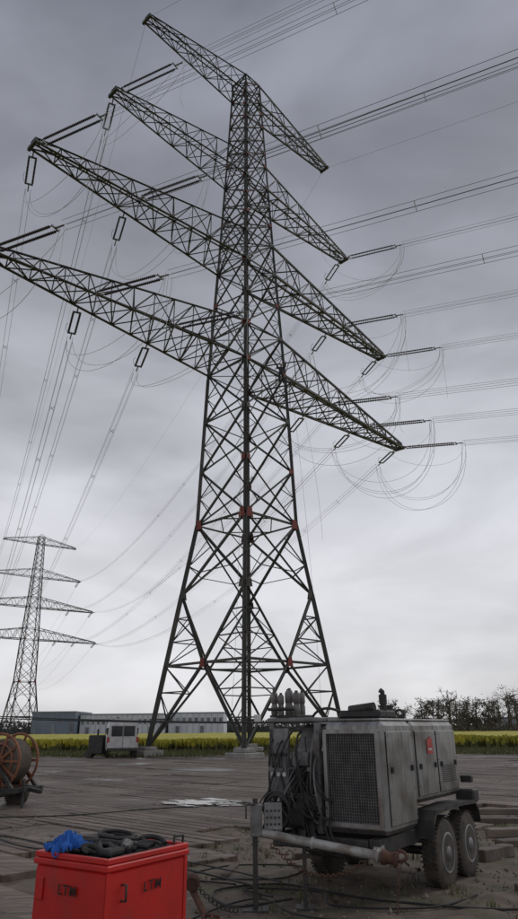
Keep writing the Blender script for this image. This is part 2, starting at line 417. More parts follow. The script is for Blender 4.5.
for r in range(-75,75):
    off=random.uniform(0,5.0);
    for c in range(-14,14):
        cen=ux*(c*5.03+off)+uy*(r*1.02)+V((0,28,0))
        if not in_mats(cen):continue
        dz=random.uniform(-.011,.011);ti=random.uniform(-.005,.005);tj=random.uniform(-.006,.006)
        rot=random.uniform(-.007,.007)
        lx=(ux+uy*rot).normalized();ly=(uy-ux*rot).normalized()
        nb=4
        for k in range(nb):
            w=.245;yo=(k-(nb-1)/2)*.253;ln=2.5+random.uniform(-.05,.02);dz2=dz+random.uniform(-.004,.004)
            pts=[]
            for zz_,ins in((0.0,0),(.077,0),(.083,.007)):
                for(sx,sy) in((-1,-1),(1,-1),(1,1),(-1,1)):
                    P=cen+lx*(sx*(ln-ins))+ly*(yo+sy*(w/2-ins));P.z=zz_+(dz2+ti*sx*2+tj*sy if zz_>0 else -.01);pts.append(P)
            fs=[(0,1,5,4),(1,2,6,5),(2,3,7,6),(3,0,4,7),(4,5,9,8),(5,6,10,9),(6,7,11,10),(7,4,8,11),(8,9,10,11)]
            wb.add(pts,fs)
wb.obj('timber_trackway_mats',wm)
mud=MB()
for k in range(2600):
    y=random.uniform(9,30);x=random.uniform(-.55,.45)*y
    if not in_mats(V((x,y,0))) or noise.noise(V((x*.35,y*.35,8)))<0:continue
    r=random.uniform(.012,.05);c=V((x,y,.088));vs=[]
    for p in((1,0,0),(-1,0,0),(0,1,0),(0,-1,0),(0,0,.35)):vs.append(c+V(p)*r*random.uniform(.6,1.4))
    mud.add(vs,[(0,2,4),(2,1,4),(1,3,4),(3,0,4)])
mud.obj('mud_on_mats',mat('wet_mud',(0.10,0.078,0.06),(0.16,0.13,0.1),5,0.7,island=.3))
pm=bpy.data.materials.new('puddle_water');pm.use_nodes=True;pb=pm.node_tree.nodes['Principled BSDF']
pb.inputs['Base Color'].default_value=(.12,.10,.085,1);pb.inputs['Roughness'].default_value=.16
nn=pm.node_tree.nodes.new('ShaderNodeTexNoise');nn.inputs['Scale'].default_value=5;nn.inputs['Detail'].default_value=6;bb=pm.node_tree.nodes.new('ShaderNodeBump');bb.inputs['Strength'].default_value=.25;bb.inputs['Distance'].default_value=.02
pm.node_tree.links.new(nn.outputs[0],bb.inputs['Height']);pm.node_tree.links.new(bb.outputs[0],pb.inputs['Normal'])
pu=MB()
for(cx,cy,rx,ry,sd) in((-1.45,17.2,.8,.36,1),(-.8,16.7,.55,.26,5),(-2.0,17.0,.4,.18,9),(-1.15,17.9,.5,.16,12),(-.55,17.3,.35,.14,17),(-1.6,16.4,.3,.1,21)):
    vs=[(cx,cy,.104)];n=64
    for k in range(n):
        a=2*math.pi*k/n;rr=1+.8*noise.noise(V((math.cos(a)*1.6+sd,math.sin(a)*1.6,sd)))+.5*noise.noise(V((math.cos(a)*5,math.sin(a)*5+sd,sd)))
        q=ux*(rx*rr*math.cos(a))+uy*(ry*rr*math.sin(a));vs.append((cx+q.x,cy+q.y,.104))
    pu.add(vs,[(0,k+1,(k+1)%n+1) for k in range(n)])
pu.obj('puddle',pm)
# ------------------------------------------------------------------ rapeseed field
fb=MB();nx,ny=260,60
vs=[];fs=[]
for j in range(ny+1):
    y=66+(j/ny)**2*150
    for i in range(nx+1):
        x=-150+350*i/nx+random.uniform(-.5,.5);vs.append((x,y,.78+random.uniform(-.07,.07)+.1*noise.noise(V((x*.1,y*.1,0)))))
for j in range(ny):
    for i in range(nx):
        a=j*(nx+1)+i;fs.append((a,a+1,a+nx+2,a+nx+1))
fb.add(vs,fs,0,False)
for k in range(42000):
    x=random.uniform(-75,95);y=64-1.5+abs(random.gauss(0,2.2))+1.5*noise.noise(V((x*.12,0,0)));h=random.uniform(.5,.98)+.22*noise.noise(V((x*.3,y*.2,3)));a=random.uniform(0,math.pi);w=random.uniform(.05,.12)
    dx,dy=math.cos(a)*w,math.sin(a)*w;lx_=random.uniform(-.1,.1)
    hs=h*random.uniform(.5,.75)
    fb.add([(x-dx,y-dy,0),(x+dx,y+dy,0),(x+dx*1.3+lx_,y+dy*1.3,hs),(x-dx*1.3+lx_,y-dy*1.3,hs)],[(0,1,2,3)],1)
    fb.add([(x-dx*1.5+lx_,y-dy*1.5,hs-.05),(x+dx*1.5+lx_,y+dy*1.5,hs-.03),(x+dx+lx_,y+dy,h),(x-dx+lx_,y-dy,h)],[(0,1,2,3)],0)
M_rape=mat('rapeseed_bloom',(0.48,0.40,0.04),(0.27,0.28,0.04),.6,0.85,island=.35)
fb.obj('rapeseed_field',[M_rape,M_grass])
gv=MB()
for k in range(22000):
    x=random.uniform(-45,50);y=random.uniform(47.0,63.5);h=random.uniform(.06,.28);w=.06;a=random.uniform(0,3.14);dx,dy=math.cos(a)*w,math.sin(a)*w
    gv.add([(x-dx,y-dy,-.02),(x+dx,y+dy,-.02),(x+random.uniform(-.1,.1),y,h)],[(0,1,2)])
gv.obj('grass_verge',M_grass)
# ------------------------------------------------------------------ trees
def tree(b,x,y,h,nl=700,ls=.38,bare=False):
    r0=h*.022
    b.tube([(x,y,-.1),(x+random.uniform(-.2,.2),y,h*.3),(x+random.uniform(-.5,.5),y,h*.65),(x+random.uniform(-.5,.5),y,h*.95)],[r0*1.4,r0,r0*.6,r0*.15],6,1)
    cl=[]
    for k in range(12):
        zb=h*random.uniform(.15,.75);a=random.uniform(0,6.28);rr=h*random.uniform(.12,.34)*(1.1-abs(zb/h-.45))
        e=V((x+math.cos(a)*rr,y+math.sin(a)*rr,zb+h*random.uniform(.06,.26)))
        b.tube([(x,y,zb),lerp((x,y,zb),e,.5)+V((0,0,-.1)),e],[r0*.5,r0*.32,r0*.14],4,1)
        for q in range(7 if bare else 4):
            e2_=e+V((random.uniform(-1,1),random.uniform(-1,1),random.uniform(-.1,1.1)))*h*.13
            b.tube([e,e2_],[r0*.2,r0*.08],3,1)
        cl.append((e,h*random.uniform(.08,.14)))
    cl.append((V((x,y,h*.85)),h*.1))
    for k in range(nl):
        c,r=random.choice(cl)
        p=c+V((random.gauss(0,r*.6),random.gauss(0,r*.6),random.gauss(0,r*.5)));s=ls*random.uniform(.5,1.2)
        u=V((random.gauss(0,1),random.gauss(0,1),random.gauss(0,1))).normalized();v=u.orthogonal().normalized()
        b.add([p,p+u*s,p+(u+v)*s*.7,p+v*s*.8],[(0,1,2,3)],0)
t_=MB()
for(row,ya,yb,h0,st,nl) in((0,176,186,3.9,2.2,420),(1,196,214,5.4,2.4,420)):
    x=23.0
    while x<125:
        y=random.uniform(ya,yb);hh=h0+min(4.6,max(0,(x-27))*.25)+random.uniform(-1.6,1.6)+2.2*noise.noise(V((x*.13,row*3,0)))
        br=random.random()<.35
        tree(t_,x,y,hh*(1.12 if br else 1),90 if br else nl,.30 if br else .40,br);x+=random.uniform(.6,1.4)*st
for k in range(9000):
    x=random.uniform(22,125);y=random.uniform(174,200);z=abs(random.gauss(0,1.0))*(1+.6*noise.noise(V((x*.2,0,0))));s=random.uniform(.3,.7);a=random.uniform(0,6.28)
    t_.add([(x,y,z),(x+s*math.cos(a),y,z+s*math.sin(a)),(x-s*.4*math.sin(a),y+.3,z+s)],[(0,1,2)],0)
t_.obj('tree_row',[M_leaf,M_trunk])
fw=MB()
for k in range(26000):
    x=random.uniform(-330,330);prof=6+3.5*noise.noise(V((x*.013,0,2)))+2.0*noise.noise(V((x*.07,0,5)));z=random.uniform(-.5,max(2,prof));y=random.uniform(400,425);s=random.uniform(.6,1.6)
    a=random.uniform(0,6.28)
    fw.add([(x,y,z),(x+s*math.cos(a),y,z+s*math.sin(a)),(x-s*.3*math.sin(a),y+.4,z+s)],[(0,1,2)],0)
fw.add([(-330,426,-1),(330,426,-1),(330,426,3.2),(-330,426,3.2)],[(0,1,2,3)],0)
fw.obj('distant_woodland',M_far)
# ------------------------------------------------------------------ buildings
def hall(name,x0,x1,y,dep,h,mw,mt,bays,stripe):
    e=empty(name,((x0+x1)/2,y,0))
    b=MB();b.box((x0,y,-.2),(x1,y+dep,h),0);b.box((x0-.2,y-.2,h+.003),(x1+.2,y+dep+.2,h+.4),1,.05);b.obj('walls',[mw,mt],e)
    w=MB();bw=(x1-x0)/bays
    for k in range(bays):
        xx=x0+k*bw
        if stripe:
            w.box((xx+bw*.25,y-.06,h*.55),(xx+bw*.80,y-.003,h*.8),0);w.box((xx+bw*.02,y-.12,0),(xx+bw*.06,y-.003,h),1)
            if k%4==1:w.box((xx+bw*.2,y-.07,0),(xx+bw*.8,y-.003,h*.42),0)
        else:
            w.box((xx+bw*.04,y-.1,0),(xx+bw*.1,y-.003,h),1)
            if k%3==0:w.box((xx+bw*.25,y-.08,.0),(xx+bw*.8,y-.003,h*.5),0)
    w.obj('windows_and_doors',[M_panel,mt],e)
MW1=mat('white_cladding',(0.66,0.68,0.70),(0.55,0.57,0.60),.3,0.6);MW2=mat('blue_grey_cladding',(0.19,0.23,0.28),(0.15,0.185,0.23),.3,0.6);MT=mat('grey_trim',(0.33,0.35,0.37),None,1,.6)
hall('white_industrial_hall',-61,-33,240,25,6.6,MW1,MT,16,True)
hall('white_industrial_hall',-32,-13,246,25,7.0,MW1,MT,9,True)
hall('blue_warehouse',-76,-61.6,236,22,7.4,MW2,MT,7,False)
hall('grey_farm_shed',80,95,236,12,4.4,MT,MW2,6,False)
# ------------------------------------------------------------------ stringing trailer (tensioner)
TR=Matrix.Translation((1.22,7.40,0))@Matrix.Rotation(math.radians(-33.5),4,'Z')
tr=empty('hydraulic_cable_tensioner_trailer',(1.22,7.40,0),math.radians(-33.5))
def tmb():return MB(TR)
W=1.36
b=tmb()
for x in(-.12,-W+.12):b.box((x-.06,-.05,.5),(x+.06,2.45,.64),0,.01)
for y in(-.02,.8,1.3,2.4):b.box((-W+.18,y-.05,.51),(-.18,y+.05,.63),0,.01)
b.cyl((-W-.02,1.35,.37),(-.0,1.35,.37),.045,10);b.cyl((-W-.02,2.13,.37),(-.0,2.13,.37),.045,10)
b.obj('chassis',M_dark,tr)
b=tmb()
b.box((-.70,.06,.66),(0,.86,1.72),0,.045)
b.box((-.70,.863,.88),(0,2.32,1.72),0,.045)
b.box((-.66,.10,1.723),(-.04,2.28,1.75),0,.012)
for(y0_,y1_,z0_) in((.12,.80,.74),(.92,1.55,.95),(1.6,2.26,.95)):
    b.box((.003,y0_,z0_),(.02,y1_,1.62),0,.006)
b.obj('engine_housing',M_body,tr)
b=tmb()
for y in(.2,.74,1.0,1.47,1.68,2.18):
    b.box((.023,y-.02,1.22),(.04,y+.02,1.28),0,.006)
for k in range(9):b.box((.023,1.68,1.05+k*.022),(.032,2.15,1.058+k*.022),0)
for y in(.12,.80,.92,1.55,1.6,2.26):
    for z in(.8,1.05,1.3,1.58):
        if not(z<.95 and y>.85):b.cyl((.019,y+(.02 if y in(.12,.92,1.6) else -.02),z),(.024,y+(.02 if y in(.12,.92,1.6) else -.02),z),.007,6)
b.obj('latches_and_louvres',M_dark,tr)
b=tmb()
b.add([(.026,1.24,1.37),(.026,1.42,1.37),(.026,1.42,1.52),(.026,1.37,1.56),(.026,1.24,1.52)],[(0,1,2,3,4)])
b.add([(.029,1.27,1.41),(.029,1.39,1.41),(.029,1.39,1.43),(.029,1.27,1.43)],[(0,1,2,3)],1)
b.obj('emblem_sticker',[M_sticker,M_white],tr)
b=tmb();gx0,gx1,gz0,gz1=-.655,-.05,.74,1.62
for x in(gx0,gx1):b.box((x-.02,.0,gz0),(x+.02,.056,gz1),0,.004)
for z in(gz0,gz1):b.box((gx0-.02,.004,z-.022),(gx1+.02,.053,z+.022),0,.004)
b.obj('grille_frame',M_body,tr)
b=tmb()
n=22
for k in range(1,n):
    x=gx0+(gx1-gx0)*k/n;b.box((x-.0035,.022,gz0+.02),(x+.0035,.029,gz1-.02),1)
n=32
for k in range(1,n):
    z=gz0+(gz1-gz0)*k/n;b.box((gx0+.02,.03,z-.0035),(gx1-.02,.036,z+.0035),1)
b.box((gx0+.02,.045,gz0+.02),(gx1-.02,.057,gz1-.02),0)
b.obj('radiator_grille',[M_dark,mat('grille_wire',(0.2,0.2,0.2),(0.1,.1,.1),10,.5,.4)],tr)
b=tmb()
for x in(-1.24,-1.0,-.80):
    b.lathe((x-.05,1.15,1.22),(x+.05,1.15,1.22),[(0,.44),(.05,.5),(.25,.5),(.45,.43),(.55,.43),(.75,.5),(.95,.5),(1,.44)],40,0)
    b.lathe((x-.045,.55,1.15) if x!=-.8 else (x-.045,2.0,1.22),(x+.045,.55,1.15) if x!=-.8 else (x+.045,2.0,1.22),[(0,.26),(.1,.3),(.4,.25),(.6,.25),(.9,.3),(1,.26)],32,0)
    for k in range(8):
        a=k*math.pi/4;b.cyl((x-.053,1.15+.32*math.cos(a),1.22+.32*math.sin(a)),(x-.05,1.15+.32*math.cos(a),1.22+.32*math.sin(a)),.05,10,1)
b.cyl((-1.34,1.15,1.22),(-.72,1.15,1.22),.07,14)
b.obj('bullwheels',[M_body2,M_dark],tr)
b=tmb()
for(x,y) in((-1.34,.05),(-.76,.05),(-1.34,2.3),(-1.34,1.2)):
    b.box((x-.03,y-.03,.64),(x+.03,y+.03,1.72),0,.005)
b.box((-1.38,.0,1.723),(-.72,.5,1.77),0,.01)
b.box((-1.37,.02,1.1),(-1.12,.06,1.66),0,.006)
b.box((-1.385,1.25,.9),(-1.365,2.28,1.68),0,.006)
b.box((-1.34,1.7,.9),(-.73,2.28,1.68),0,.03)
b.box((-1.30,.1,.66),(-.8,.42,.98),0,.02)
pts=[];
for k in range(13):
    a=math.radians(20+140*k/12);pts.append((1.15+.58*math.cos(a),1.2+.56*math.sin(a)))
for(p,q) in zip(pts,pts[1:]):
    b.add([(-1.30,p[0],p[1]),(-.74,p[0],p[1]),(-.74,q[0],q[1]),(-1.30,q[0],q[1])],[(0,1,2,3)],0,True)
for k in range(8):
    a0_=math.radians(-10+100*k/8);a1_=math.radians(-10+100*(k+1)/8)
    p0=(.30-.26*math.cos(a0_),1.28+.42*math.sin(a0_));p1=(.30-.26*math.cos(a1_),1.28+.42*math.sin(a1_))
    b.add([(-1.02,p0[0],p0[1]),(-.72,p0[0],p0[1]),(-.72,p1[0],p1[1]),(-1.02,p1[0],p1[1])],[(0,1,2,3)],0,True)
b.obj('bullwheel_frame',M_body2,tr)
b=tmb()
b.box((-1.28,-.12,1.0),(-1.04,.0,1.26),2,.01);b.box((-1.25,-.16,.72),(-.85,.05,.88),0,.01)
b.box((-1.02,-.08,1.28),(-.82,.03,1.42),2,.01)
for k in range(6):
    b.cyl((-1.26+k*.04,-.10,1.26),(-1.26+k*.04,-.12,1.38),.007,6,2);b.cyl((-1.26+k*.04,-.12,1.38),(-1.26+k*.04,-.125,1.41),.013,8,0)
for k in range(3):
    b.cyl((-1.23+k*.075,-.121,1.2),(-1.23+k*.075,-.14,1.2),.028,14,2);b.cyl((-1.23+k*.075,-.141,1.2),(-1.23+k*.075,-.145,1.2),.022,14,1)
for k in range(9):
    x_=random.uniform(-1.3,-.8);z_=random.uniform(.7,1.5);b.cyl((x_,-.1,z_),(x_,.04,z_),random.uniform(.012,.03),8,2)
for k in range(34):
    x0_=random.uniform(-1.34,-.75);x1_=x0_+random.uniform(-.35,.35);z0_=random.uniform(1.0,1.65);z1_=random.uniform(.62,1.0)
    b.tube(bez((x0_,.02,z0_),(x0_,-random.uniform(.05,.32),z0_-.05),(x1_,-random.uniform(.05,.32),z1_-.1),(x1_,.0,z1_),10),random.choice([.007,.01,.014]),6,0 if random.random()<.7 else 2)
for k in range(12):
    x0_=random.uniform(-1.1,-.6);b.tube(bez((x0_,.0,.8),(x0_+.1,-.3,.6),(x0_+.4,-.25,.35),(x0_+.55,.1,.55),10),.012,6,0)
b.obj('hydraulic_valves_and_hoses',[M_black,M_white,M_fit],tr)
b=tmb()
for k in range(5):b.torus((-1.12+random.uniform(-.02,.02),-.2-.012*k,.86+random.uniform(-.01,.01)),(.1,1,.12),.155+random.uniform(-.015,.012),.013,30)
b.obj('coiled_hose',M_black,tr)
b=tmb()
b.box((-1.36,.02,1.773),(-1.0,.42,1.80),1,.005)
for(x,y,h,r) in((-1.33,.08,.25,.04),(-1.235,.07,.22,.036),(-1.15,.12,.27,.042),(-1.04,.09,.24,.042),(-1.27,.28,.27,.036),(-1.1,.32,.25,.036)):
    b.lathe((x,y,1.8),(x,y,1.8+h),[(0,r*.9),(.05,r),(.38,r),(.42,r*.82),(.5,r*.82),(.54,r),(.9,r),(.96,r*.8),(1,r*.7)],16,0)
    b.cyl((x,y,1.8+h),(x,y,1.82+h),r*.45,8,1)
b.cyl((-1.35,-.02,1.86),(-1.0,-.02,1.86),.018,10,1)
b.tube(bez((-1.33,.08,2.08),(-1.3,-.05,2.12),(-1.2,-.1,2.0),(-1.18,-.03,1.86),8),.008,5,1)
b.obj('hydraulic_accumulators',[M_can,M_dark],tr)
b=tmb()
b.box((-.62,.3,1.755),(-.12,.75,1.84),0,.02)
b.cyl((-.16,.5,1.75),(-.16,.5,1.94),.035,14);b.cyl((-.16,.5,1.9),(-.16,.5,2.00),.045,14);b.tube([(-.16,.5,2.0),(-.16,.5,2.03),(-.18,.48,2.05)],.028,10)
b.cyl((-.3,.9,1.75),(-.3,.9,1.88),.08,18);b.cyl((-.3,.9,1.88),(-.3,.9,1.9),.09,18)
b.cyl((-.5,.35,1.84),(-.2,.35,1.87),.05,12)
b.tube(bez((-.6,.4,1.8),(-.7,.2,1.92),(-.85,.2,1.85),(-.95,.3,1.78),10),.015,8)
b.torus((-.35,1.4,1.80),(0,1,0),.06,.014)
b.obj('exhaust_and_air_filter',M_dark,tr)
def wheel(b,c,ax,r,w,mt=0,mr=1):
    c=V(c);ax=V(ax).normalized();p=c-ax*w/2;q=c+ax*w/2
    b.lathe(p,q,[(0,r*.62),(.02,r*.8),(.08,r*.93),(.2,r*.99),(.5,r),(.8,r*.99),(.92,r*.93),(.98,r*.8),(1,r*.62)],36,mt)
    b.lathe(c-ax*w*.35,c+ax*w*.515,[(0,r*.6),(.8,r*.6),(1,r*.58),(1,r*.5),(.88,r*.46),(.86,r*.2),(1.05,r*.18),(1.06,0.001)],28,mr)
    rf=V((0,0,1));x=rf.cross(ax).normalized()
    for k in range(8):
        a=2*math.pi*k/8;d=(x*math.cos(a)+rf*math.sin(a))*r*.3;b.cyl(c+d+ax*w*.36,c+d+ax*w*.44,r*.03,6,mt)
    for k in range(44):
        a=2*math.pi*k/44;d=(x*math.cos(a)+rf*math.sin(a));t=(-x*math.sin(a)+rf*math.cos(a))
        for o in(-.3,.3):
            b.sq(c+d*(r*.992)+ax*w*(o-.14),c+d*(r*.992)+ax*w*(o+.14)+t*r*.04,.018,.012,mt,ref=d)
b=tmb()
for y in(1.35,2.13):
    wheel(b,(.02,y,.365),(1,0,0),.352,.20);wheel(b,(-W-.02,y,.365),(-1,0,0),.352,.20)
b.obj('wheels',[M_tyre,M_body2],tr)
b=tmb()
for x0_,x1_ in((-.12,.14),(-W-.14,-W+.12)):
    pr=[(.88,.55),(.94,.72),(1.05,.81),(1.75,.83),(2.43,.81),(2.54,.72),(2.58,.55)]
    for p,q in zip(pr,pr[1:]):
        b.add([(x0_,p[0],p[1]),(x1_,p[0],p[1]),(x1_,q[0],q[1]),(x0_,q[0],q[1])],[(0,1,2,3)])
        b.add([(x1_,p[0],p[1]),(x1_,p[0],p[1]-.04),(x1_,q[0],q[1]-.04),(x1_,q[0],q[1])],[(0,1,2,3)])
b.box((-.1,2.4,.78),(.14,2.62,.93),0,.02);b.box((-.05,2.5,1.0),(.1,2.58,1.08),0,.01)
b.obj('mudguards',M_dark,tr)
b=MB(Matrix.Translation((0,.06,0)))
b.lathe((1.20,7.12,.52),(-.07,7.52,.70),[(0,.045),(.08,.045),(.081,.062),(.1,.062),(.101,.042),(.55,.042),(.551,.054),(.57,.054),(.571,.04),(1,.04)],18,0)
b.lathe((1.27,7.10,.51),(1.12,7.145,.53),[(0,.07),(.25,.07),(.26,.052),(.7,.052),(.71,.065),(1,.065)],18,1)
b.sq((1.1,7.2,.5),(1.18,7.55,.55),.1,.12,0)
b.tube(bez((1.25,7.08,.5),(1.36,7.0,.5),(1.36,7.05,.59),(1.28,7.12,.58),8),.016,8,1)
b.obj('front_anchor_beam',[M_tube,M_rust],tr)
b=MB()
b.sq((-.07,7.56,.03),(-.07,7.56,1.0),.05,.05,0,ref=(0,1,0));b.box((-.2,7.44,.03),(.06,7.68,.055),0,.005)
b.box((-.12,7.51,.66),(.0,7.62,.95),1,.01)
b.box((.02,7.53,.72),(.2,7.56,.96),1,.005)
for k in range(4):
    for q in range(3):b.cyl((.05+.04*k,7.522,.77+q*.06),(.05+.04*k,7.529,.77+q*.06),.012,8,0)
b.tube([(-.07,7.52,.95),(-.16,7.44,.95),(-.16,7.42,.83)],.01,6)
b.sq((.02,7.61,.9),(.35,7.91,.95),.05,.05,0)
b.sq((.42,7.66,.03),(.42,7.66,.7),.04,.04,0,ref=(0,1,0));b.box((.32,7.56,.02),(.52,7.76,.045),0,.004)
b.obj('support_jack',[M_dark,M_body2],tr)
b=MB()
for k in range(10):
    b.torus((1.25-.008*k,7.06-.02*k,.47-.035*k),(1,0,0) if k%2 else (0,1,0),.018,.005,10,0,5)
# chain slung along the beam
for k in range(34):
    t=k/33;p=lerp((.95,7.17,.50),(.1,7.42,.60),t);p.z-=.75*t*(1-t);b.torus(p,(.3,1,0) if k%2 else (0,.2,1),.019,.0055,10,0,5)
b.obj('safety_chain',M_rust,tr)
# ------------------------------------------------------------------ hoses on the ground
hz=[]
def ghose(pts,r,z=.06):
    P=[V((x,y,z)) for x,y in pts];o=[]
    for i in range(len(P)-1):
        p0=P[max(i-1,0)];p1=P[i];p2=P[i+1];p3=P[min(i+2,len(P)-1)]
        for k in range(8):
            t=k/8;o.append(.5*((2*p1)+(p2-p0)*t+(2*p0-5*p1+4*p2-p3)*t*t+(-p0+3*p1-3*p2+p3)*t**3))
    o.append(P[-1]);hz.append((o,r))
ghose([(.3,7.9),(-.3,7.6),(-.5,8.3),(.2,8.6),(.9,8.0),(1.4,7.7),(2.4,7.4),(3.6,7.9),(5,8.2)],.012)
ghose([(.1,8.0),(-.2,8.4),(.6,8.2),(.7,7.6),(1.6,7.5),(2.2,8.0)],.011)
ghose([(.0,8.2),(-1.2,9.5),(-2.4,10.2),(-4,12),(-8,14.5)],.011,.1)
ghose([(.2,8.5),(-1.5,10.2),(-3.4,11),(-5.2,13.4),(-7.2,15.8)],.009,.1)
ghose([(-.9,6.6),(-.4,7.6),(.0,7.9),(.3,7.3),(.9,7.0),(2,6.9),(3.2,6.6),(4.6,7.2)],.009)
ghose([(-.3,8.6),(-.9,9.0),(-.4,9.7),(.5,9.6),(.2,8.9),(-.6,8.9)],.01)
ghose([(-7,14.7),(-4,14.8),(-2.2,16.0),(.5,17.0),(3,16.8)],.012,.1)
curves('ground_hoses',hz,M_black)
rp=[]
S=TR@V((-1.12,1.0,1.72))
for dy_,dz_ in((0,0),(.3,.07)):
    rp.append((span(V((S.x,S.y,S.z)),V((-12.0,20+dy_,2.35+dz_)),.12,24),.011))
curves('pulling_rope',rp,M_black)
gp=MB()
gp.sq((-12,20.15,0),(-12,20.15,2.6),.14,.14);gp.sq((-12.6,20.15,2.55),(-11.4,20.15,2.55),.1,.1);gp.sq((-12,20.15,1.6),(-13,20.9,0),.1);gp.sq((-12,20.15,1.6),(-13,19.4,0),.1)
gp.torus((-12,20.0,2.35),(1,0,0),.14,.04);gp.obj('rope_guide_post',M_dark)
# ------------------------------------------------------------------ cable reel trailer left
rt=empty('cable_reel_trailer',(-5.85,16.8,0),math.radians(-20))
RM=Matrix.Translation((-5.85,16.8,0))@Matrix.Rotation(math.radians(-20),4,'Z')
b=MB(RM)
cz=1.03
for y in(-.32,.32):
    b.torus((0,y,cz),(0,1,0),.57,.03,40,0,8);b.torus((0,y,cz),(0,1,0),.36,.02,30,0,6)
    for k in range(10):
        a=2*math.pi*k/10;b.sq((.06*math.cos(a),y,cz+.06*math.sin(a)),(.56*math.cos(a),y,cz+.56*math.sin(a)),.05,.03,0,ref=(0,1,0))
    b.lathe((0,y-.03,cz),(0,y+.03,cz),[(0,.12),(.5,.14),(1,.12)],20,0)
b.obj('reel_flanges',M_orange,rt)
b=MB(RM);prof=[(0,.38)]
for k in range(14):
    t=.03+.94*k/14;prof+=[(t,.44),(t+.03,.47),(t+.06,.44)]
prof.append((1,.38));b.lathe((0,-.27,cz),(0,.27,cz),prof,36,0);b.obj('wound_cable',mat('wound_rope',(0.17,0.14,0.11),(0.09,0.075,.06),9,.8,bump=.3),rt)
b=MB(RM)
for y in(-.42,.42):
    b.sq((-.55,y,.45),(0,y,cz),.07,.07);b.sq((.55,y,.45),(0,y,cz),.07,.07);b.sq((-1.2,y,.45),(.7,y,.45),.09,.1)
for x in(-1.1,-.5,.5,.65):b.sq((x,-.42,.45),(x,.42,.45),.07,.09)
b.sq((.65,0,.45),(1.0,0,.4),.08,.08);b.sq((.75,-.3,.05),(.75,-.3,.6),.05);b.box((-1.3,-.45,.5),(-.8,.45,1.25),0,.03)
b.cyl((0,-.5,cz),(0,.5,cz),.04,10);b.cyl((.0,-.45,.32),(.0,.45,.32),.04,8)
b.box((-.35,-.52,.42),(.1,-.43,.72),0,.02)
for k in range(10):
    y_=random.uniform(-.55,-.45);b.tube(bez((-.9+random.uniform(-.2,.3),y_,1.0),(-.6,y_-.2,.9),(-.3,y_-.15,.4),(.2,y_,.5+random.uniform(-.1,.2)),8),.016,6)
b.obj('reel_frame',M_dark,rt)
# fan-like brake wheel on the near side of the reel
b=MB(RM)
b.torus((-.12,-.56,1.0),(0,1,0),.24,.02,28,0,6)
for k in range(8):
    a=2*math.pi*k/8;c_,s_=math.cos(a),math.sin(a)
    b.add([(-.12+.05*c_,-.54,1.0+.05*s_),(-.12+.23*c_,-.54,1.0+.23*s_),(-.12+.21*math.cos(a+.5),-.59,1.0+.21*math.sin(a+.5)),(-.12+.05*math.cos(a+.6),-.58,1.0+.05*math.sin(a+.6))],[(0,1,2,3)],0)
b.cyl((-.12,-.62,1.0),(-.12,-.46,1.0),.06,14,1)
b.obj('brake_wheel',[M_tube,M_dark],rt)
b=MB(RM);wheel(b,(-.1,-.56,.33),(0,-1,0),.31,.18);wheel(b,(-.1,.56,.33),(0,1,0),.31,.18);b.obj('wheels',[M_tyre,M_tube],rt)
# ------------------------------------------------------------------ white van far
VM=Matrix.Translation((-8.7,45.2,0.07))@Matrix.Rotation(math.radians(14),4,'Z')
vn=empty('white_crew_van',(-8.7,45.2,.07),math.radians(14))
b=MB(VM)
out=[(0,.45),(0,1.9),(.12,2.25),(3.4,2.25),(4.2,1.35),(5.0,1.1),(5.15,.9),(5.15,.45)]
hw=.98;vs=[]
for sx in(-1,1):
    for(y,z) in out:vs.append((sx*(hw-(.14 if z>1.5 else 0)),y,z))
n=len(out);fs=[(i,(i+1)%n,(i+1)%n+n,i+n) for i in range(n)]+[tuple(range(n))[::-1],tuple(range(n,2*n))]
b.add(vs,fs);b.obj('body',M_white,vn)
b=MB(VM)
b.box((-.72,-.02,1.25),(-.04,-.004,1.85),0,.005);b.box((.04,-.02,1.25),(.72,-.004,1.85),0,.005);b.box((-.01,-.014,.5),(.01,-.003,1.95),1)
for s in(-1,1):
    b.box((min(s*.88,s*.99),3.0,1.35),(max(s*.88,s*.99),3.9,1.7),0);b.box((min(s*.88,s*.985),.6,1.35),(max(s*.88,s*.985),2.7,1.75),0)
    b.box((s*.9-.07,-.03,.9),(s*.9+.07,-.004,1.2),2,.004)
b.box((-.95,-.12,.4),(.95,-.004,.58),1,.02)
b.sq((-.6,.8,2.3),(-.6,2.8,2.3),.04,.04,1);b.sq((.6,.8,2.3),(.6,2.8,2.3),.04,.04,1);b.sq((-.3,.4,2.36),(-.3,3.2,2.36),.08,.05,1)
b.obj('windows_and_trim',[M_glass,M_dark,M_sticker],vn)
b=MB(VM)
for s in(-1,1):
    for y in(.95,4.2):wheel(b,(s*.88,y,.34),(s,0,0),.34,.22)
b.obj('wheels',[M_tyre,M_fit],vn)
cu=empty('site_generator',(-10.3,45.6,.05));b=MB(Matrix.Translation((-10.3,45.6,.05)))
b.box((-.55,-.4,.25),(.35,.5,1.35),0,.05);b.cyl((-.1,.1,1.35),(-.1,.1,1.7),.06,10);b.cyl((-.5,-.45,.25),(-.5,.55,.25),.22,16);b.sq((.3,0,.4),(.8,0,.4),.08);b.obj('housing',M_dark,cu)
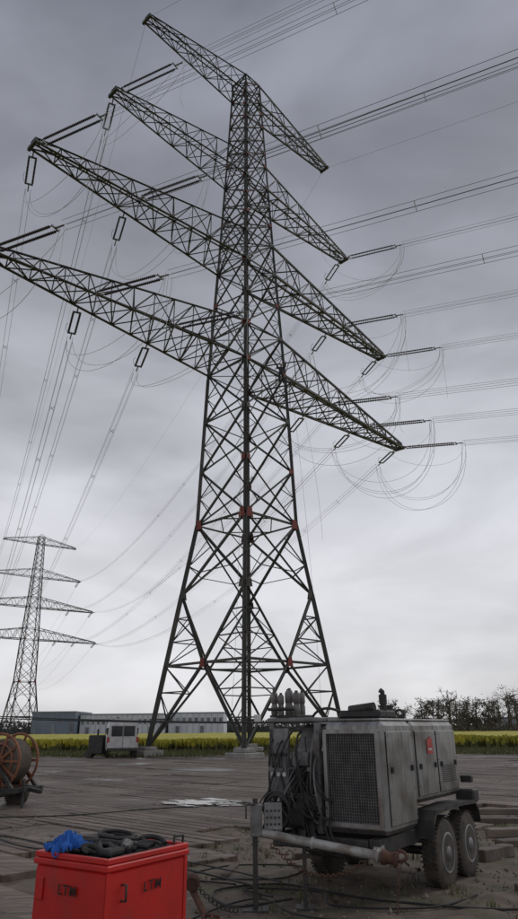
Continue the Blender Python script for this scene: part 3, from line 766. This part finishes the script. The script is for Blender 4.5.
# ------------------------------------------------------------------ red tool box
ro=(-.985,4.88,0)
RB=Matrix.Translation(ro)@Matrix.Rotation(math.atan2(.65,.43),4,'Z')
rb=empty('red_tool_crate',ro,math.atan2(.65,.43))
LX,LY,H=.79,.68,.86
b=MB(RB)
b.box((0,0,.06),(LX,LY,H-.05),0,.012)
b.box((-.015,-.015,H-.047),(LX+.015,LY+.015,H-.008),0,.008)
for lo,hi in(((-.01,-.01,H-.005),(LX+.01,.02,H+.03)),((-.01,LY-.02,H-.005),(LX+.01,LY+.01,H+.03)),((-.01,.021,H-.005),(.02,LY-.021,H+.03)),((LX-.02,.021,H-.005),(LX+.01,LY-.021,H+.03))):b.box(lo,hi,0,.006)
b.box((.05,-.012,.12),(LX-.05,-.002,.16),0,.003)
b.box((-.012,LY-.1,H-.25),(-.002,LY-.03,H-.12),0,.003)
b.box((-.006,-.006,.08),(.03,-.001,H-.05),0,.002);b.box((LX-.03,-.006,.08),(LX+.003,-.001,H-.05),0,.002)
b.obj('crate_body',M_red,rb)
b=MB(RB)
b.box((.025,.025,H-.004),(LX-.025,LY-.025,H+.012),0)
for k in range(26):
    x_=random.uniform(.1,.7);y_=random.uniform(.08,.6)
    x2=random.uniform(.1,.7);y2=random.uniform(.08,.6)
    b.tube(bez((x_,y_,H+.03),(x_+.1,y_+.15,H+random.uniform(.04,.1)),(x2-.15,y2+.1,H+random.uniform(.03,.09)),(x2,y2,H+.03),12),random.choice([.010,.014,.018]),7)
for k in range(5):b.torus((.5+random.uniform(-.04,.04),.40+random.uniform(-.03,.03),H+.035+.014*k),(random.uniform(-.2,.2),random.uniform(-.2,.2),1),.12+random.uniform(-.02,.015),.013,26)
b.box((.28,.42,H+.013),(.5,.6,H+.09),0,.02);b.box((.1,.1,H+.013),(.26,.2,H+.06),0,.015)
b.obj('hoses_on_lid',M_black,rb)
b=MB(RB)
for(gx,gy,ga) in((.30,.16,.4),(.42,.22,1.3)):
    c_,s_=math.cos(ga),math.sin(ga)
    b.lathe((gx,gy,H+.045),(gx+.11*c_,gy+.11*s_,H+.05),[(0,.025),(.3,.032),(.8,.04),(1,.03)],10,0)
    for q in range(4):
        o=(q-1.5)*.019;b.tube([(gx+.1*c_-o*s_,gy+.1*s_+o*c_,H+.05),(gx+.15*c_-o*1.2*s_,gy+.15*s_+o*1.2*c_,H+.055),(gx+.18*c_-o*1.3*s_,gy+.18*s_+o*1.3*c_,H+.035)],.0105,6)
    b.tube([(gx+.05*c_-.02*s_,gy+.05*s_+.02*c_,H+.045),(gx+.08*c_-.06*s_,gy+.08*s_+.06*c_,H+.045)],.012,6)
b.obj('work_gloves',M_can,rb)
b=MB(RB)
for c in((.08,.62),(.74,.04)):
    b.tube([(c[0]-.05,c[1],H+.03),(c[0]-.05,c[1],H+.075),(c[0]+.05,c[1],H+.075),(c[0]+.05,c[1],H+.03)],.01,7)
b.tube([(.14,-.004,H-.13),(.14,-.04,H-.13),(.14,-.04,H-.22),(.14,-.004,H-.22)],.008,6)
b.obj('handles',M_dark,rb)
def text(body,M_,size):
    cu=bpy.data.curves.new('lettering','FONT');cu.body=body;cu.size=size;cu.extrude=.001;cu.align_x='CENTER';cu.offset=.0008;cu.space_character=1.2
    o=bpy.data.objects.new('lettering',cu);COL.objects.link(o);cu.materials.append(M_dkred)
    o.parent=rb;o.matrix_parent_inverse=Matrix.Identity(4);o.matrix_basis=M_
text('LTM',Matrix.Translation((.42,-.0145,H-.2))@Matrix.Rotation(math.pi/2,4,'X'),.085)
text('LTM',Matrix.Translation((-.0145,.34,H-.2))@Matrix.Rotation(-math.pi/2,4,'Z')@Matrix.Rotation(math.pi/2,4,'X'),.085)
b=MB(RB);n=30;vs=[];fs=[]
for j in range(n+1):
    for i in range(n+1):
        u,v=i/n-.5,j/n-.5;rr=1+.4*noise.noise(V((math.atan2(v,u)*1.2,3,0)))
        x_=.13+u*.26*rr;y_=.52+v*.24*rr
        fold=abs(noise.noise(V((u*5+3,v*5,2))))
        z_=H+.035+.12*(.4-fold)+.07*max(0,1-6*(u*u+v*v))+.02*noise.noise(V((u*15,v*15,5)))
        over=max(0,.0-x_)+max(0,y_-LY);z_-=over*1.2
        vs.append((x_,y_,max(z_,H-.2)))
for j in range(n):
    for i in range(n):
        a=j*(n+1)+i;fs.append((a,a+1,a+n+2,a+n+1))
b.add(vs,fs,0,True);o=b.obj('blue_jacket',M_blue,rb);md=o.modifiers.new('t','SOLIDIFY');md.thickness=.006
# ------------------------------------------------------------------ lever hoist
LH=Matrix.Translation((-.02,.12,.02))
lh=empty('lever_chain_hoist',(-.62,7.2,0));b=MB(LH)
b.sq((-.78,7.3,.44),(-.50,7.0,.06),.05,.035,0);b.lathe((-.64,7.16,.32),(-.64,7.08,.30),[(0,.06),(.3,.075),(.7,.075),(1,.06)],18,0)
b.sq((-.50,7.0,.08),(-.38,7.05,.05),.04,.03,0)
b.torus((-.79,7.31,.48),(0,1,0),.04,.012,16,0);b.tube(bez((-.53,6.98,.08),(-.5,6.9,.03),(-.42,6.92,.04),(-.44,6.98,.09),8),.013,7,0)
b.obj('hoist_body',M_rust,lh)
b=MB(LH)
for k in range(22):
    p=lerp((-.62,7.12,.26),(-.2,7.3,.05),k/22);p.z=.26*(1-k/22)**2+.05;b.torus(p,(1,0,.2) if k%2 else (0,1,.2),.02,.005,10,0,5)
b.obj('load_chain',M_dark,lh)
# ------------------------------------------------------------------ loose timbers, tufts, clods
lt=MB()
for(x,y,l,w,h,a,z) in((4.2,11.3,1.6,.22,.1,.3,.03),(4.6,12.2,2.0,.25,.12,.1,.03),(3.1,10.2,.7,.18,.14,.7,.03),(4.9,13.6,2.6,.25,.1,-.1,.03),(5.2,14.2,2.6,.25,.1,-.05,.12),(-1.6,10.2,.9,.12,.06,.9,.06),(.9,10.4,1.0,.15,.08,.2,.03),(2.9,8.3,.45,.15,.09,.5,.02),(-.4,9.4,.6,.1,.05,1.4,.03)):
    R=Matrix.Rotation(a,3,'Z');lt.box((x-l/2,y-w/2,z),(x+l/2,y+w/2,z+h),0,.01,R)
lt.obj('loose_timber',wm)
ck=MB()
for k in range(3200):
    x=random.uniform(-1.4,7);y=random.uniform(6.2,15)
    r=random.uniform(.006,.024)*(2.0 if random.random()<.06 else 1)
    c=V((x,y,.03+r*.3));vs=[];
    for p in((1,0,0),(-1,0,0),(0,1,0),(0,-1,0),(0,0,1),(0,0,-1)):
        vs.append(c+V(p)*r*random.uniform(.6,1.25))
    ck.add(vs,[(0,2,4),(2,1,4),(1,3,4),(3,0,4),(2,0,5),(1,2,5),(3,1,5),(0,3,5)])
ck.obj('stones_and_clods',M_clod)
gt=MB()
def tuft(x,y,n,h):
    for k in range(n):
        a=random.uniform(0,6.28);r=random.uniform(0,.1);px,py=x+r*math.cos(a),y+r*math.sin(a);hh=h*random.uniform(.5,1.2);w=.004
        b2=random.uniform(0,6.28);lx_,ly_=math.cos(b2)*hh*.5,math.sin(b2)*hh*.5;dx,dy=-math.sin(b2)*w,math.cos(b2)*w
        gt.add([(px-dx,py-dy,.0),(px+dx,py+dy,.0),(px+dx+lx_*.35,py+dy+ly_*.35,hh*.65),(px-dx+lx_*.35,py-dy+ly_*.35,hh*.65),(px+lx_,py+ly_,hh)],[(0,1,2,3),(3,2,4)])
for k in range(520):
    x=random.uniform(-1.3,6.5);y=random.uniform(6.3,14)
    if noise.noise(V((x*.8,y*.8,3)))>-.05:tuft(x,y,random.randint(8,22),random.uniform(.04,.13))
for k in range(60):tuft(random.uniform(2.2,4.2),random.uniform(6.3,7.6),20,.16)
gt.obj('grass_tufts',M_grass)
fl=MB()
for(x,y) in((2.55,6.95),(2.75,7.05),(2.66,6.85),(2.9,7.0),(2.5,7.2)):
    h=random.uniform(.2,.32);fl.tube([(x,y,0),(x+.02,y,h)],.004,5,1)
    for k in range(14):
        a=random.uniform(0,6.28);r=random.uniform(.0,.035);zo=random.uniform(-.04,.03)
        fl.add([(x+.02+r*math.cos(a)+dx,y+r*math.sin(a)+dy,h+zo+dz) for dx,dy,dz in((-.012,0,0),(.012,0,.004),(0,.01,.02))],[(0,1,2)],0)
fl.obj('yellow_flowers',[M_flower,M_grass])
mp_=MB();mp_.cyl((18.4,46,0),(18.4,46,2.2),.05,10,0);mp_.box((18.25,45.9,1.9),(18.55,45.95,2.3),1,.01);mp_.cyl((18.4,46,0),(18.4,46,.12),.25,12,0);mp_.obj('marker_post',[M_orange,M_flower])
sg=MB(T1);sg.box((-3.9,-4.7,1.9),(-3.3,-4.66,2.5),0,.01);sg.obj('warning_sign',M_white)
# ------------------------------------------------------------------ lineman
base=V((1.9,48.7,28.3))
J={'pel':(0,0,.95),'sp':(0,.02,1.2),'ch':(.02,.03,1.42),'nk':(.03,.02,1.54),
'lh':(-.1,0,.9),'lk':(-.16,-.2,.58),'lf':(-.15,-.02,.12),'lt':(-.15,-.18,.06),
'rh':(.1,0,.9),'rk':(.17,-.1,.45),'rf':(.17,.05,.02),'rt':(.17,-.12,-.03),
'ls':(-.19,.02,1.44),'le':(-.36,-.16,1.3),'lw':(-.3,-.36,1.5),'rs':(.22,.02,1.44),'re':(.4,-.14,1.5),'rw':(.38,-.34,1.72)}
E=[('pel','sp'),('sp','ch'),('ch','nk'),('pel','lh'),('lh','lk'),('lk','lf'),('lf','lt'),('pel','rh'),('rh','rk'),('rk','rf'),('rf','rt'),('ch','ls'),('ls','le'),('le','lw'),('ch','rs'),('rs','re'),('re','rw')]
RD={'pel':.17,'sp':.16,'ch':.18,'nk':.08,'lh':.12,'rh':.12,'lk':.085,'rk':.085,'lf':.065,'rf':.065,'lt':.05,'rt':.05,'ls':.09,'rs':.09,'le':.062,'re':.062,'lw':.045,'rw':.045}
ks=list(J);me=bpy.data.meshes.new('body');me.from_pydata([tuple(base+V(J[k])) for k in ks],[(ks.index(a),ks.index(c)) for a,c in E],[])
lm=empty('lineman_person',base);o=bpy.data.objects.new('body',me);COL.objects.link(o);o.parent=lm;o.matrix_parent_inverse=lm.matrix_basis.inverted()
md=o.modifiers.new('skin','SKIN')
if not me.skin_vertices:bpy.context.view_layer.objects.active=o
sv=me.skin_vertices[0].data
for i,k in enumerate(ks):
    sv[i].radius=(RD[k],RD[k]);sv[i].use_root=(k=='pel')
o.modifiers.new('sub','SUBSURF').levels=1;me.materials.append(M_cloth)
b=MB(Matrix.Translation(base))
b.lathe((.03,-.01,1.56),(.03,-.02,1.82),[(0,.05),(.2,.085),(.5,.1),(.8,.08),(1,.01)],14,0)
b.lathe((.03,-.02,1.72),(.03,-.02,1.86),[(0,.14),(.08,.14),(.1,.12),(.6,.1),(1,.01)],16,1)
for s in(('lw',-.3),('rw',.38)):
    w_=V(J[s[0]]);b.lathe(w_,w_+V((0,-.06,.09)),[(0,.035),(.5,.045),(1,.025)],8,0)
    for q in range(4):b.tube([w_+V((-.03+.02*q,-.05,.08)),w_+V((-.03+.02*q,-.09,.12)),w_+V((-.03+.02*q,-.07,.16))],.01,5,0)
b.obj('head_and_hands',[M_skin,M_helmet],lm)
# ------------------------------------------------------------------ world
w=bpy.data.worlds.new('World');scene.world=w;w.use_nodes=True;nt=w.node_tree
bg=nt.nodes['Background'];bg.inputs['Strength'].default_value=.1
sun_el,sun_az=math.radians(50),math.radians(60)
sky=nt.nodes.new('ShaderNodeTexSky');sky.sky_type='NISHITA';sky.sun_disc=False;sky.sun_elevation=sun_el;sky.sun_rotation=sun_az
tc=nt.nodes.new('ShaderNodeTexCoord');sx=nt.nodes.new('ShaderNodeSeparateXYZ');nt.links.new(tc.outputs['Generated'],sx.inputs[0])
rp_=nt.nodes.new('ShaderNodeValToRGB');cr=rp_.color_ramp
cols=[(0.0,(.62,.615,.635)),(.12,(.64,.64,.665)),(.3,(.54,.545,.58)),(.55,(.385,.395,.44)),(.85,(.215,.225,.27))]
cr.elements[0].position=cols[0][0];cr.elements[0].color=(*cols[0][1],1);cr.elements[1].position=cols[-1][0];cr.elements[1].color=(*cols[-1][1],1)
for p,c in cols[1:-1]:
    e=cr.elements.new(p);e.color=(*c,1)
nt.links.new(sx.outputs['Z'],rp_.inputs[0])
def cloud(sc,st,rot,det,ro,dist,a,b_,lo,hi):
    mp=nt.nodes.new('ShaderNodeMapping');mp.inputs['Scale'].default_value=st;mp.inputs['Rotation'].default_value=rot;nt.links.new(tc.outputs['Generated'],mp.inputs[0])
    n1=nt.nodes.new('ShaderNodeTexNoise');n1.inputs['Scale'].default_value=sc;n1.inputs['Detail'].default_value=det;n1.inputs['Roughness'].default_value=ro;n1.inputs['Distortion'].default_value=dist
    nt.links.new(mp.outputs[0],n1.inputs['Vector'])
    mr=nt.nodes.new('ShaderNodeMapRange');mr.interpolation_type='SMOOTHSTEP';mr.inputs[1].default_value=a;mr.inputs[2].default_value=b_;mr.inputs[3].default_value=lo;mr.inputs[4].default_value=hi;nt.links.new(n1.outputs[0],mr.inputs[0])
    return mr.outputs[0]
c1=cloud(1.7,(1,1,2.1),(.2,.25,0),4,.47,.35,.32,.68,7.9,12.4)
c2=cloud(4.0,(1,1,2.6),(.1,.45,.7),5,.5,.5,.3,.7,.90,1.10)
mu=nt.nodes.new('ShaderNodeMath');mu.operation='MULTIPLY';nt.links.new(c1,mu.inputs[0]);nt.links.new(c2,mu.inputs[1])
sc=nt.nodes.new('ShaderNodeVectorMath');sc.operation='SCALE';nt.links.new(rp_.outputs[0],sc.inputs[0]);nt.links.new(mu.outputs[0],sc.inputs['Scale'])
mx=nt.nodes.new('ShaderNodeMixRGB');mx.inputs[0].default_value=.95;nt.links.new(sky.outputs[0],mx.inputs[1]);nt.links.new(sc.outputs[0],mx.inputs[2])
nt.links.new(mx.outputs[0],bg.inputs['Color'])
sl=bpy.data.lights.new('sun','SUN');sl.energy=.7;sl.angle=math.radians(35);sl.color=(1,.97,.93);so=bpy.data.objects.new('sun',sl);COL.objects.link(so)
sv_=V((math.sin(sun_az)*math.cos(sun_el),math.cos(sun_az)*math.cos(sun_el),math.sin(sun_el)));so.rotation_euler=(-sv_).to_track_quat('-Z','Y').to_euler()
# ------------------------------------------------------------------ camera
cam=bpy.data.cameras.new('camera');cam.sensor_fit='VERTICAL';cam.sensor_height=36;cam.lens=26.0;cam.clip_end=5000;cam.clip_start=.05
co=bpy.data.objects.new('camera',cam);COL.objects.link(co)
Rm=Matrix.Rotation(math.radians(90+22.13),4,'X')@Matrix.Rotation(math.radians(-.5),4,'Z')
co.location=(0,0,1.65);co.rotation_euler=Rm.to_euler();scene.camera=co
scene.view_settings.view_transform='Standard';scene.view_settings.look='None';scene.view_settings.exposure=0
